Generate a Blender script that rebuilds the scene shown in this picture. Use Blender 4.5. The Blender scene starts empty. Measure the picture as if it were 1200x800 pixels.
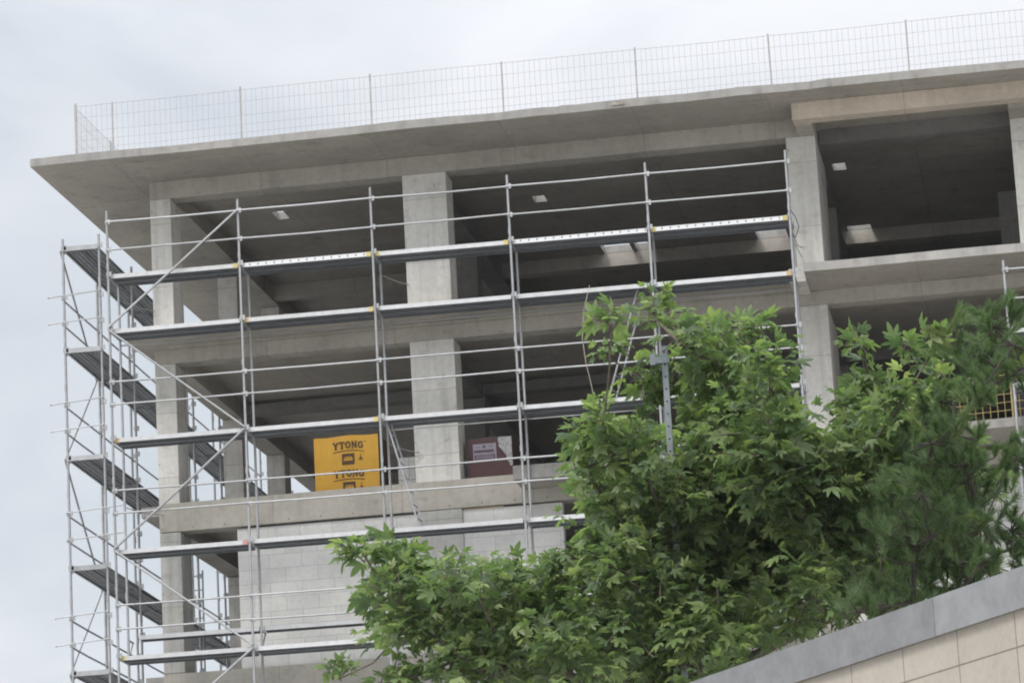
import bpy, bmesh, math, random
import numpy as np
from mathutils import Vector, Matrix
R = math.radians
random.seed(7)
rng = np.random.default_rng(11)
scene = bpy.context.scene
C = scene.collection

# ------------------------------------------------------------------ camera, sky, sun, exposure
cam_d = bpy.data.cameras.new("camera"); cam = bpy.data.objects.new("camera", cam_d); C.objects.link(cam)
cam.location = (15.8123, -63.5956, -9.9711)
cam.rotation_euler = (1.804621, 0.052212, 0.141307)
cam_d.sensor_width = 36.0; cam_d.lens = 36.0 * 4199.96 / 1200.0
cam_d.clip_start = 0.1; cam_d.clip_end = 5000
scene.camera = cam

SUN_EL, SUN_AZ = R(52), R(205)          # azimuth clockwise from +Y: behind the camera, to its left
world = bpy.data.worlds.new("World"); scene.world = world; world.use_nodes = True
nt = world.node_tree; nt.nodes.clear()
def N(t, tree=None, **kw):
    n = (tree or nt).nodes.new(t)
    for k, v in kw.items(): setattr(n, k, v)
    return n
out = N('ShaderNodeOutputWorld'); bg = N('ShaderNodeBackground'); bg.inputs['Strength'].default_value = 0.1
sky = N('ShaderNodeTexSky'); sky.sky_type = 'NISHITA'; sky.sun_disc = False
sky.sun_elevation = SUN_EL; sky.sun_rotation = SUN_AZ; sky.air_density = 1.0; sky.dust_density = 3.0
tc = N('ShaderNodeTexCoord'); mp = N('ShaderNodeMapping'); mp.inputs['Scale'].default_value = (1, 1, 2.2)
mp.inputs['Location'].default_value = (4.52, 8.84, 6.93)
n1 = N('ShaderNodeTexNoise'); n1.inputs['Scale'].default_value = 7.0; n1.inputs['Detail'].default_value = 5; n1.inputs['Roughness'].default_value = 0.5
n1.inputs['Distortion'].default_value = 0.4
cr = N('ShaderNodeValToRGB')
cr.color_ramp.elements[0].position = 0.32; cr.color_ramp.elements[0].color = (7.1, 7.7, 8.35, 1)
cr.color_ramp.elements[1].position = 0.66; cr.color_ramp.elements[1].color = (10.2, 10.35, 10.75, 1)
# an overcast sky is brighter overhead than near the horizon
sp = N('ShaderNodeSeparateXYZ'); mr = N('ShaderNodeMapRange')
mr.inputs['From Min'].default_value = 0.30; mr.inputs['From Max'].default_value = 1.0
mr.inputs['To Min'].default_value = 0.965; mr.inputs['To Max'].default_value = 3.4
mul = N('ShaderNodeVectorMath', operation='SCALE')
mix = N('ShaderNodeMixRGB'); mix.inputs['Fac'].default_value = 0.88
L = nt.links.new
L(tc.outputs['Generated'], mp.inputs['Vector']); L(mp.outputs['Vector'], n1.inputs['Vector']); L(n1.outputs['Fac'], cr.inputs['Fac'])
L(tc.outputs['Generated'], sp.inputs[0]); L(sp.outputs['Z'], mr.inputs['Value'])
L(cr.outputs['Color'], mul.inputs[0]); L(mr.outputs[0], mul.inputs['Scale'])
L(sky.outputs['Color'], mix.inputs['Color1']); L(mul.outputs[0], mix.inputs['Color2'])
L(mix.outputs['Color'], bg.inputs['Color']); L(bg.outputs[0], out.inputs['Surface'])

sun_d = bpy.data.lights.new("sun", 'SUN'); sun_d.energy = 1.9; sun_d.angle = R(14); sun_d.color = (1.0, 0.96, 0.9)
sun = bpy.data.objects.new("sun", sun_d); C.objects.link(sun)
sd = Vector((math.sin(SUN_AZ) * math.cos(SUN_EL), math.cos(SUN_AZ) * math.cos(SUN_EL), math.sin(SUN_EL)))
sun.rotation_euler = sd.to_track_quat('Z', 'Y').to_euler()
vs = scene.view_settings; vs.view_transform = 'Standard'; vs.look = 'None'; vs.exposure = 0.0; vs.gamma = 1.0; vs.use_curve_mapping = False
scene.cycles.filter_width = 2.0
scene.cycles.max_bounces = 10; scene.cycles.diffuse_bounces = 6; scene.cycles.transparent_max_bounces = 12

# ------------------------------------------------------------------ materials
def new_mat(name):
    m = bpy.data.materials.new(name); m.use_nodes = True
    t = m.node_tree; t.nodes.clear()
    o = t.nodes.new('ShaderNodeOutputMaterial'); b = t.nodes.new('ShaderNodeBsdfPrincipled')
    t.links.new(b.outputs[0], o.inputs['Surface'])
    return m, t, b, o
def noise(t, vec, scale, detail=4, rough=.6, sc=None):
    n = t.nodes.new('ShaderNodeTexNoise'); n.inputs['Scale'].default_value = scale; n.inputs['Detail'].default_value = detail; n.inputs['Roughness'].default_value = rough
    if sc is not None:
        m = t.nodes.new('ShaderNodeMapping'); m.inputs['Scale'].default_value = sc; t.links.new(vec, m.inputs['Vector']); vec = m.outputs[0]
    t.links.new(vec, n.inputs['Vector']); return n.outputs['Fac']
def ramp(t, fac, stops):
    r = t.nodes.new('ShaderNodeValToRGB'); e = r.color_ramp.elements
    while len(e) < len(stops): e.new(0.5)
    for k, (p, c) in enumerate(stops): e[k].position = p; e[k].color = (*c, 1) if len(c) == 3 else c
    t.links.new(fac, r.inputs['Fac']); return r.outputs['Color']
def mixc(t, mode, a, b, fac=1.0):
    m = t.nodes.new('ShaderNodeMixRGB'); m.blend_type = mode
    for s, v in (('Color1', a), ('Color2', b), ('Fac', fac)):
        if hasattr(v, 'is_linked') or hasattr(v, 'links'): t.links.new(v, m.inputs[s])
        else: m.inputs[s].default_value = v if s == 'Fac' else (*v, 1)
    return m.outputs[0]
def bump(t, b, h, strength=.3, dist=.02):
    n = t.nodes.new('ShaderNodeBump'); n.inputs['Strength'].default_value = strength; n.inputs['Distance'].default_value = dist
    t.links.new(h, n.inputs['Height']); t.links.new(n.outputs[0], b.inputs['Normal'])
def objvec(t): return t.nodes.new('ShaderNodeTexCoord').outputs['Object']
def g(v): return (v, v, v)

def concrete(name, col, streak=.8, board=True, spot=True, flat=False):
    m, t, b, o = new_mat(name); v = objvec(t)
    base = ramp(t, noise(t, v, .55, 5, .6), [(.3, tuple(c * .80 for c in col)), (.5, col), (.72, tuple(min(1, c * 1.16) for c in col))])
    base = mixc(t, 'MULTIPLY', base, ramp(t, noise(t, v, 9, 6, .7), [(.25, g(.82)), (.6, g(1.0))]))
    base = mixc(t, 'MULTIPLY', base, ramp(t, noise(t, v, 1.0, 3, .6, (5, 5, .35)), [(.30, g(streak)), (.52, g(1.0))]))     # runs of dirty water
    if spot:
        base = mixc(t, 'MIX', base, (.42, .40, .36), ramp(t, noise(t, v, 2.2, 6, .75), [(.60, g(0)), (.74, g(.30))]))       # patches of lime bloom
        base = mixc(t, 'MULTIPLY', base, ramp(t, noise(t, v, 2.9, 4, .55, (1, 1, 1.6)), [(.28, (.80, .785, .76)), (.42, g(1.0))]))
    if board:   # shuttering sheet joints
        br = t.nodes.new('ShaderNodeTexBrick'); br.offset = 0.0
        mp = t.nodes.new('ShaderNodeMapping'); mp.inputs['Rotation'].default_value = (0 if flat else R(90), 0, 0); mp.inputs['Location'].default_value = (.31, .17, .4)
        t.links.new(v, mp.inputs['Vector']); t.links.new(mp.outputs[0], br.inputs['Vector'])
        br.inputs['Color1'].default_value = (1, 1, 1, 1); br.inputs['Color2'].default_value = (.90, .90, .90, 1); br.inputs['Mortar'].default_value = (.62, .61, .60, 1)
        br.inputs['Scale'].default_value = 1.0; br.inputs['Mortar Size'].default_value = .008; br.inputs['Brick Width'].default_value = 2.5; br.inputs['Row Height'].default_value = 1.25
        br.inputs['Mortar Smooth'].default_value = .5
        base = mixc(t, 'MULTIPLY', base, br.outputs['Color'])
        # form tie holes, two rows to a shuttering sheet
        s = t.nodes.new('ShaderNodeSeparateXYZ'); t.links.new(v, s.inputs[0])
        def mt(op, a, bb=None):
            n = t.nodes.new('ShaderNodeMath'); n.operation = op
            for i, q in enumerate((a, bb)):
                if q is None: continue
                if isinstance(q, (int, float)): n.inputs[i].default_value = q
                else: t.links.new(q, n.inputs[i])
            return n.outputs[0]
        fx = mt('MULTIPLY', mt('SUBTRACT', mt('FRACT', mt('DIVIDE', mt('ADD', s.outputs['X'], .3), .62)), .5), .62)
        fz = mt('MULTIPLY', mt('SUBTRACT', mt('FRACT', mt('DIVIDE', mt('ADD', s.outputs['Z'], .2), 1.25)), .5), 1.25)
        dd = mt('SQRT', mt('ADD', mt('MULTIPLY', fx, fx), mt('MULTIPLY', fz, fz)))
        base = mixc(t, 'MIX', base, tuple(c * .35 for c in col), mt('MULTIPLY', mt('LESS_THAN', dd, 0 if flat else .018), .8))
    oi = t.nodes.new('ShaderNodeObjectInfo')
    base = mixc(t, 'MULTIPLY', base, ramp(t, oi.outputs['Random'], [(0, g(.92)), (1, g(1.06))]))
    t.links.new(base, b.inputs['Base Color']); b.inputs['Roughness'].default_value = .9
    bump(t, b, noise(t, v, 14, 6, .7), .35, .01)
    return m
def steel(name, col, metal=.75, rough=.42, dirt=.75):
    m, t, b, o = new_mat(name); v = objvec(t)
    base = ramp(t, noise(t, v, 6, 5, .7), [(.3, tuple(c * dirt for c in col)), (.6, col)])
    oi = t.nodes.new('ShaderNodeObjectInfo')
    base = mixc(t, 'MULTIPLY', base, ramp(t, oi.outputs['Random'], [(0, g(.88)), (1, g(1.05))]))
    t.links.new(base, b.inputs['Base Color']); b.inputs['Metallic'].default_value = metal
    rr = t.nodes.new('ShaderNodeMapRange'); t.links.new(noise(t, v, 11, 4, .6), rr.inputs['Value'])
    rr.inputs['To Min'].default_value = rough - .12; rr.inputs['To Max'].default_value = rough + .2; t.links.new(rr.outputs[0], b.inputs['Roughness'])
    return m
def plain(name, col, rough=.7, metal=0, var=.15, scale=8):
    m, t, b, o = new_mat(name); v = objvec(t)
    base = ramp(t, noise(t, v, scale, 4, .6), [(.3, tuple(c * (1 - var) for c in col)), (.7, tuple(min(1, c * (1 + var)) for c in col))])
    t.links.new(base, b.inputs['Base Color']); b.inputs['Roughness'].default_value = rough; b.inputs['Metallic'].default_value = metal
    return m
M = {}
M['conc'] = concrete('weathered_concrete', (.70, .68, .63))
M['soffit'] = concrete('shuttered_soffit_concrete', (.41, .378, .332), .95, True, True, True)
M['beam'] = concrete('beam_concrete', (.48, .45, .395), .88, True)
M['old_conc'] = concrete('older_column_concrete', (.47, .46, .43))
M['peach'] = concrete('new_beam_concrete', (.60, .52, .425), .92, True, False)
M['dark_conc'] = concrete('shaded_inner_concrete', (.215, .21, .20), .9, False)  # inner concrete coloured darker to stand in for the shade indoors
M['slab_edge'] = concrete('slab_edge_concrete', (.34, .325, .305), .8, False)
def blocks():
    m, t, b, o = new_mat('aerated_block'); v = objvec(t)
    mp = t.nodes.new('ShaderNodeMapping'); mp.inputs['Rotation'].default_value = (R(90), 0, 0); mp.inputs['Location'].default_value = (.1, .03, 0)
    t.links.new(v, mp.inputs['Vector'])
    br = t.nodes.new('ShaderNodeTexBrick'); t.links.new(mp.outputs[0], br.inputs['Vector'])
    br.inputs['Color1'].default_value = (.70, .69, .66, 1); br.inputs['Color2'].default_value = (.63, .62, .595, 1); br.inputs['Mortar'].default_value = (.46, .45, .44, 1)
    br.inputs['Scale'].default_value = 1; br.inputs['Brick Width'].default_value = .62; br.inputs['Row Height'].default_value = .27; br.inputs['Mortar Size'].default_value = .006
    br.inputs['Mortar Smooth'].default_value = .3
    c = mixc(t, 'MULTIPLY', br.outputs['Color'], ramp(t, noise(t, v, 1.2, 5, .65), [(.3, g(.82)), (.6, g(1))]))
    c = mixc(t, 'MULTIPLY', c, ramp(t, noise(t, v, 12, 4, .7), [(.25, g(.86)), (.5, g(1))]))
    t.links.new(c, b.inputs['Base Color']); b.inputs['Roughness'].default_value = .95
    bump(t, b, br.outputs['Fac'], -.4, .01)
    return m
M['block'] = blocks()
M['galv'] = steel('galvanised_tube', (.42, .425, .43), .6, .42, .8)
M['post_steel'] = steel('dull_post_steel', (.33, .36, .39), .5, .5, .7)
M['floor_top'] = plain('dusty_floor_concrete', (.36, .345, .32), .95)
M['galv_dark'] = steel('shaded_galvanised_deck', (.20, .215, .235), .35, .55, .75)  # same deck steel, darkened in colour for the shade underneath
M['deck_edge'] = steel('skylit_galvanised_deck_edge', (.60, .60, .60), .35, .45, .82)  # same deck steel, front edge coloured lighter for the skylight on it
M['rust'] = plain('rust_stain', (.30, .265, .22), .95, 0, .3, 9)
M['rust_wire'] = plain('weathered_wire', (.38, .37, .36), .7, .2)
M['tan_wire'] = plain('tan_coated_wire', (.42, .32, .13), .6, .1)
M['yellow_tape'] = plain('yellow_paint', (.52, .44, .20), .75)
M['orange_tape'] = plain('orange_paint', (.52, .38, .20), .75)
M['red_tape'] = plain('red_paint', (.48, .24, .22), .75)
M['yellow_wrap'] = plain('yellow_printed_film', (.84, .45, .035), .38, 0, .10, 3)
def film(name, col, rough):
    m, t, b, o = new_mat(name); v = objvec(t)
    c = ramp(t, noise(t, v, 2.2, 5, .65), [(.3, tuple(q*.86 for q in col)), (.65, col)])
    c = mixc(t, 'MIX', c, (.55, .52, .46), ramp(t, noise(t, v, 5, 6, .75), [(.6, g(0)), (.8, g(.22))]))       # dust on the film
    t.links.new(c, b.inputs['Base Color']); b.inputs['Roughness'].default_value = rough
    bump(t, b, noise(t, v, 3.5, 4, .6, (2.2, 1, .8)), .7, .03); return m
M['yellow_wrap'] = film('yellow_printed_film', (.86, .46, .035), .3); M['maroon_wrap'] = film('maroon_film', (.095, .03, .032), .22)
M['print'] = plain('dark_brown_print', (.10, .045, .012), .5)
M['brown_wrap'] = plain('brown_film', (.16, .085, .035), .5)
M['maroon_wrap'] = plain('maroon_film', (.085, .03, .032), .3)
M['label_paper'] = plain('pale_lilac_paper', (.36, .32, .36), .6)
M['label_ink'] = plain('purple_ink', (.13, .07, .12), .6)
M['film_glint'] = plain('painted_film_glint', (.44, .42, .41), .3, 0, .4, 22)  # pale colour stands for a reflection on the film
M['pallet_wood'] = plain('pallet_wood', (.26, .18, .11), .85)
M['cable'] = plain('pale_cable', (.42, .38, .32), .6)
M['black_cable'] = plain('dark_cable', (.05, .05, .055), .6)
M['bark'] = plain('bark', (.115, .095, .075), .95, 0, .4, 14)
M['pine_bark'] = plain('pine_bark', (.055, .043, .038), .95, 0, .4, 14)
def ground_mat():
    m, t, b, o = new_mat('dusty_concrete_yard'); v = objvec(t)
    c = ramp(t, noise(t, v, .12, 6, .6), [(.3, (.26, .25, .235)), (.7, (.40, .39, .365))])
    t.links.new(c, b.inputs['Base Color']); b.inputs['Roughness'].default_value = .95
    return m
M['ground'] = ground_mat()
def perforated():
    m, t, b, o = new_mat('perforated_galvanised_edge'); v = objvec(t)
    s = t.nodes.new('ShaderNodeSeparateXYZ'); t.links.new(v, s.inputs[0])
    def mt(op, a, bb=None):
        n = t.nodes.new('ShaderNodeMath'); n.operation = op
        for i, q in enumerate((a, bb)):
            if q is None: continue
            if isinstance(q, (int, float)): n.inputs[i].default_value = q
            else: t.links.new(q, n.inputs[i])
        return n.outputs[0]
    fx = mt('SUBTRACT', mt('FRACT', mt('DIVIDE', s.outputs['X'], .155)), .5)
    dx = mt('MULTIPLY', fx, .155); dz = mt('MULTIPLY', mt('ADD', s.outputs['Z'], .035), .8)
    d = mt('SQRT', mt('ADD', mt('MULTIPLY', dx, dx), mt('MULTIPLY', dz, dz)))
    hole = mt('LESS_THAN', d, .017)
    c = mixc(t, 'MIX', (.66, .66, .66), (.22, .22, .225), hole)
    t.links.new(c, b.inputs['Base Color']); b.inputs['Metallic'].default_value = .3; b.inputs['Roughness'].default_value = .5
    return m
M['perf'] = perforated()
def leaf_mat(name, cols, trans, rough=.5):
    m, t, b, o = new_mat(name)
    a = t.nodes.new('ShaderNodeAttribute'); a.attribute_name = 'tint'
    c = ramp(t, a.outputs['Fac'], cols)
    t.links.new(c, b.inputs['Base Color']); b.inputs['Roughness'].default_value = rough
    tr = t.nodes.new('ShaderNodeBsdfTranslucent'); mx = t.nodes.new('ShaderNodeMixShader'); mx.inputs[0].default_value = trans
    t.links.new(mixc(t, 'MULTIPLY', c, (1.0, 1.12, .6)), tr.inputs['Color'])
    t.links.new(b.outputs[0], mx.inputs[1]); t.links.new(tr.outputs[0], mx.inputs[2]); t.links.new(mx.outputs[0], o.inputs['Surface'])
    return m
M['leaf'] = leaf_mat('broad_leaf', [(0, (.092, .142, .078)), (.35, (.142, .205, .098)), (.65, (.215, .288, .122)), (1, (.33, .39, .18))], .55, .42)
M['needle'] = leaf_mat('pine_needle', [(0, (.085, .14, .060)), (.7, (.13, .20, .08)), (1, (.21, .26, .10))], .45, .55)
M['coping'] = steel('brushed_metal_coping', (.36, .36, .36), .7, .42, .72)
def tile_mat():
    m, t, b, o = new_mat('beige_stone_tile'); v = objvec(t)
    mp = t.nodes.new('ShaderNodeMapping'); mp.inputs['Rotation'].default_value = (R(90), 0, 0); mp.inputs['Location'].default_value = (-.128, .144, 0)
    t.links.new(v, mp.inputs['Vector'])
    br = t.nodes.new('ShaderNodeTexBrick'); br.offset = 0.0; t.links.new(mp.outputs[0], br.inputs['Vector'])
    br.inputs['Color1'].default_value = (.46, .41, .35, 1); br.inputs['Color2'].default_value = (.42, .375, .315, 1); br.inputs['Mortar'].default_value = (.17, .145, .12, 1)
    br.inputs['Scale'].default_value = 1; br.inputs['Brick Width'].default_value = .443; br.inputs['Row Height'].default_value = .30; br.inputs['Mortar Size'].default_value = .0035
    br.inputs['Mortar Smooth'].default_value = .2
    c = mixc(t, 'MULTIPLY', br.outputs['Color'], ramp(t, noise(t, v, 3, 5, .6), [(.3, g(.88)), (.65, g(1))]))
    c = mixc(t, 'MULTIPLY', c, ramp(t, noise(t, v, 40, 3, .6), [(.3, g(.9)), (.6, g(1))]))
    t.links.new(c, b.inputs['Base Color']); b.inputs['Roughness'].default_value = .6
    bump(t, b, br.outputs['Fac'], -.5, .004)
    return m
M['tile'] = tile_mat()

# ------------------------------------------------------------------ mesh helpers
class MB:
    """collects boxes, tubes and polygons and links them as ONE mesh object"""
    def __init__(s): s.v = []; s.f = []; s.mi = []; s.smooth = []
    def add(s, verts, faces, mi=0, smooth=False):
        o = len(s.v); s.v += [tuple(p) for p in verts]
        for f in faces: s.f.append(tuple(i + o for i in f)); s.mi.append(mi); s.smooth.append(smooth)
        return s
    def box(s, x0, x1, y0, y1, z0, z1, mi=0):
        v = [(x0,y0,z0),(x1,y0,z0),(x1,y1,z0),(x0,y1,z0),(x0,y0,z1),(x1,y0,z1),(x1,y1,z1),(x0,y1,z1)]
        return s.add(v, [(3,2,1,0),(4,5,6,7),(0,1,5,4),(1,2,6,5),(2,3,7,6),(3,0,4,7)], mi)
    def tube(s, pts, r, n=8, mi=0, cap=True):
        pts = [Vector(p) for p in pts]; rs = r if isinstance(r, (list, tuple)) else [r] * len(pts)
        V = []; F = []; up = None
        for i, p in enumerate(pts):
            d = (pts[min(i+1, len(pts)-1)] - pts[max(i-1, 0)]).normalized()
            if up is None: up = Vector((0,0,1)) if abs(d.z) < .9 else Vector((1,0,0))
            a = d.cross(up)
            if a.length < 1e-4: a = d.cross(Vector((0,1,0)))
            a.normalize(); bb = a.cross(d).normalized(); up = bb
            for k in range(n):
                t = 2 * math.pi * k / n; V.append(p + (a * math.cos(t) + bb * math.sin(t)) * rs[i])
        for i in range(len(pts) - 1):
            for k in range(n): F.append((i*n+k, i*n+(k+1)%n, (i+1)*n+(k+1)%n, (i+1)*n+k))
        s.add(V, F, mi, True)
        if cap:
            s.add(V[:n], [tuple(range(n))], mi); s.add(V[-n:], [tuple(range(n-1, -1, -1))], mi)
        return s
    def build(s, name, mats, parent=None, bevel=0):
        me = bpy.data.meshes.new(name); me.from_pydata(s.v, [], s.f)
        for m in (mats if isinstance(mats, (list, tuple)) else [mats]): me.materials.append(m)
        me.polygons.foreach_set('material_index', s.mi); me.polygons.foreach_set('use_smooth', s.smooth); me.update()
        if bevel:
            bm = bmesh.new(); bm.from_mesh(me); bmesh.ops.remove_doubles(bm, verts=bm.verts, dist=1e-5)
            bmesh.ops.bevel(bm, geom=[e for e in bm.edges if len(e.link_faces) == 2 and e.calc_face_angle(0) > .6], offset=bevel, segments=2, affect='EDGES', profile=.6)
            bm.to_mesh(me); bm.free()
        o = bpy.data.objects.new(name, me); C.objects.link(o)
        if parent: o.parent = parent
        return o
def tag(o, label, cat, group=None):
    o['label'] = label; o['category'] = cat
    if group: o['group'] = group
    return o
def thing(name, label, cat, loc=(0,0,0), rz=0, group=None):
    o = bpy.data.objects.new(name, None); C.objects.link(o); o.location = loc; o.rotation_euler = (0, 0, rz); o.empty_display_size = .3
    return tag(o, label, cat, group)

# ------------------------------------------------------------------ setting
GZ = -11.5
gm = MB(); gm.add([(-700,-700,GZ),(700,-700,GZ),(700,700,GZ),(-700,700,GZ)], [(0,1,2,3)])
go = gm.build('ground', M['ground']); go['kind'] = 'structure'

# ------------------------------------------------------------------ the unfinished building
PX, PY = .4, 2.0
bld = thing('concrete_building', 'unfinished grey concrete building with open storeys and a wide flat roof behind the scaffolding', 'building', (PX, PY, GZ), R(-1.6))
class BB(MB):
    def b(s, x0, x1, y0, y1, z0, z1, mi=0): return s.box(x0-PX, x1-PX, y0-PY, y1-PY, z0-GZ, z1-GZ, mi)
def part(name, mat, *boxes, bevel=0, parent=None):
    m = BB()
    for bx in boxes: m.b(*bx)
    return m.build(name, mat, parent or bld, bevel)
XE, YE = 31.0, 21.0
def slab(name, mats, x0, x1, y0, y1, z0, z1, holes=(), jag=0.0):
    """a slab with openings; its front and left edges are a little uneven, as cast"""
    xs = {x0, x1}; ys = {y0, y1}
    for h in holes: xs |= {h[0], h[1]}; ys |= {h[2], h[3]}
    x = x0
    while x < x1: xs.add(round(x, 3)); x += .9
    xs = sorted(xs); ys = sorted(ys)
    dz = {x: (random.uniform(-jag, jag), random.uniform(-jag, jag)) for x in xs}
    m = BB(); V = {}
    def vid(x, y, top):
        k = (x, y, top)
        if k not in V:
            z = z1 if top else z0; yy = y
            if y == y0: yy += dz[x][1]; z += dz[x][0] if top else dz[x][0] * .4
            V[k] = len(m.v); m.v.append((x-PX, yy-PY, z-GZ))
        return V[k]
    def solid(i, j):
        if not (0 <= i < len(xs)-1 and 0 <= j < len(ys)-1): return False
        cx, cy = (xs[i]+xs[i+1])/2, (ys[j]+ys[j+1])/2
        return not any(h[0] < cx < h[1] and h[2] < cy < h[3] for h in holes)
    def face(a, mi): m.f.append(a); m.mi.append(mi); m.smooth.append(False)
    for i in range(len(xs)-1):
        for j in range(len(ys)-1):
            if not solid(i, j): continue
            a, b_, c, d = (xs[i], ys[j]), (xs[i+1], ys[j]), (xs[i+1], ys[j+1]), (xs[i], ys[j+1])
            face((vid(*d,0), vid(*c,0), vid(*b_,0), vid(*a,0)), 0); face((vid(*a,1), vid(*b_,1), vid(*c,1), vid(*d,1)), 2)
            for (p, q, ni, nj) in ((a, b_, i, j-1), (b_, c, i+1, j), (c, d, i, j+1), (d, a, i-1, j)):
                if not solid(ni, nj): face((vid(*p,0), vid(*q,0), vid(*q,1), vid(*p,1)), 1)
    return m.build(name, mats, bld)
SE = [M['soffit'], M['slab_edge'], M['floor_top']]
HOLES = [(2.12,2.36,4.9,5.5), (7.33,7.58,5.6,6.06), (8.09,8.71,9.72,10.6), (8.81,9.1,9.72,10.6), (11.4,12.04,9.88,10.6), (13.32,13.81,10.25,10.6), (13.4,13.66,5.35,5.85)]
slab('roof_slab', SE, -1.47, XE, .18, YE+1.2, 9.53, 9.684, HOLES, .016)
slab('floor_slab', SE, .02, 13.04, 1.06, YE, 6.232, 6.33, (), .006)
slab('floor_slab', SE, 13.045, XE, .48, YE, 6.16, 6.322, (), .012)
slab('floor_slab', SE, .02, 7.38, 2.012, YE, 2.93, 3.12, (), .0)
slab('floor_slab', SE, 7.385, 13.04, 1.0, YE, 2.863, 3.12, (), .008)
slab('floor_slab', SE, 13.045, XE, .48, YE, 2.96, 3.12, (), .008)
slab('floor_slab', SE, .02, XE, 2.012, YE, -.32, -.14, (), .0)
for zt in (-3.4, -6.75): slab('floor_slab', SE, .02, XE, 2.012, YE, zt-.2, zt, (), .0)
# beams round the edge: (top, bottom) per storey; front ones, then the left side
def fbeam(x0, x1, z0, z1, y0=2.0, y1=2.42, mat='beam'): return part('beam', M[mat], (x0, x1, y0, y1, z0, z1), bevel=.008)
fbeam(.37, 13.015, 9.175, 9.527)
fbeam(.37, XE, 5.885, 6.155)
part('beam', M['beam'], (.37, 13.04, 2.0, 2.42, 6.157, 6.228))
fbeam(.37, 7.38, 2.61, 3.16, 2.0, 2.4)
fbeam(7.385, XE, 2.6, 2.86)
fbeam(.37, XE, -.58, -.1)
fbeam(.37, XE, -3.9, -3.38); fbeam(.37, XE, -7.2, -6.72)
part('beam', M['peach'], (13.0, 22.0, .96, 1.3, 9.2, 9.527), bevel=.006)                 # carried forward over the right hand bay
part('beam', M['beam'], (13.02, 13.34, 1.303, 2.5, 9.178, 9.527))
part('beam', M['beam'], (16.98, 17.4, 1.303, 2.5, 9.12, 9.527))
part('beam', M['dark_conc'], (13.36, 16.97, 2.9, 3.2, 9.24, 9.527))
for (z0, z1) in ((9.175, 9.527), (5.885, 6.228), (2.61, 2.926), (-.58, -.324), (-3.9, -3.605), (-7.2, -6.96)):
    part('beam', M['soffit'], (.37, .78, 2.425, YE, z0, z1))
    for x0, x1 in ((5.42, 5.84), (12.85, 13.25), (17.0, 17.4), (22.6, 23.0)):
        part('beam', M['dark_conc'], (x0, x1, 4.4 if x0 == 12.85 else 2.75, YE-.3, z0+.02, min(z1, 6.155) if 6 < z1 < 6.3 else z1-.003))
    for y0 in ((10.603, 15.5) if z0 > 9 else (7.3, 15.5)):
        for x0, x1 in ((.785, 5.415), (5.845, 12.845), (13.255, 16.995), (17.405, 22.595)):
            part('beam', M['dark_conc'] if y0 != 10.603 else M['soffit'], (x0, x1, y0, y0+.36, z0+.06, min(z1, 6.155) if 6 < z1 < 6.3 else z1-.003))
# a rusty patch where a bar shows at the roof edge
for (x0, x1) in ((9.74, 9.96),): part('rust_patch', M['rust'], (x0, x1,   .156, .17, 9.585, 9.64))
# columns, storey by storey
STO = [(6.335, 9.172), (3.125, 5.882), (-.095, 2.597), (-3.375, -.583), (-6.715, -3.903), (GZ, -7.203)]
for (z0, z1) in STO:
    for (x0, x1, y0, y1) in ((.372, .78, 2.002, 2.8), (5.37, 6.22, 2.002, 2.72), (12.775, 13.33, 2.002, 4.3), (16.985, 17.6, 2.002, 2.9), (22.5, 23.2, 2.002, 2.9), (30.2, XE, 2.002, 2.9)):
        zz = z1
        if z0 > 6 and x0 > 12.7: zz = 9.172 if x0 < 13 else 9.117
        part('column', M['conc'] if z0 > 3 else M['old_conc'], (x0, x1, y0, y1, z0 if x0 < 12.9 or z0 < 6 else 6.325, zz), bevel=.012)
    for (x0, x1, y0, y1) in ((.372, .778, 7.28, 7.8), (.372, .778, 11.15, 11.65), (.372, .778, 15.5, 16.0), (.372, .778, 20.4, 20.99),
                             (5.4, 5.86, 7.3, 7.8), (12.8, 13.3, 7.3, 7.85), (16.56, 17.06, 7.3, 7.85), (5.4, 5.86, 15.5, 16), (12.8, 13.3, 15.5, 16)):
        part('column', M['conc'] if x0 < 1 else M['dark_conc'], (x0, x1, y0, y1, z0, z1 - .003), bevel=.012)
part('corbel', M['conc'], (12.73, 13.038, .97, 1.998, 6.1, 6.36), bevel=.01)
# block infill
for (x0, x1) in ((1.87, 5.365), (6.225, 8.11), (9.5, 12.77), (13.335, 16.98)):
    part('block_wall', M['block'], (x0, x1, 2.06, 2.3, -.098, 2.57 if x0 < 9 else 2.35))
part('foam_strip', plain('tan_foam', (.46, .36, .22), .9), (6.25, 7.0, 2.05, 2.2, 2.572, 2.596))
for (z0, z1) in ((-3.37, -.585), (-6.71, -3.905), (GZ, -7.205)):
    for (x0, x1) in ((.785, 5.365), (6.225, 12.77), (13.335, 16.98), (17.605, 22.495), (23.205, 30.195)):
        part('block_wall', M['block'], (x0, x1, 2.06, 2.3, z0, z1))
for (z0, z1) in STO:                                                                     # closed at the back and at the far end, inner walls added to darken the storeys
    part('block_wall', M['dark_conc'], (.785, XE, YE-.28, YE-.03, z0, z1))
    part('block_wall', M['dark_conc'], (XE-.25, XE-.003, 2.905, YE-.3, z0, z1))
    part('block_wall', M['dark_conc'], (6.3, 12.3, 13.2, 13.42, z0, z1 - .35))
    part('block_wall', M['dark_conc'], (13.6, 22.3, 12.4, 12.62, z0, z1 - .35))

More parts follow.
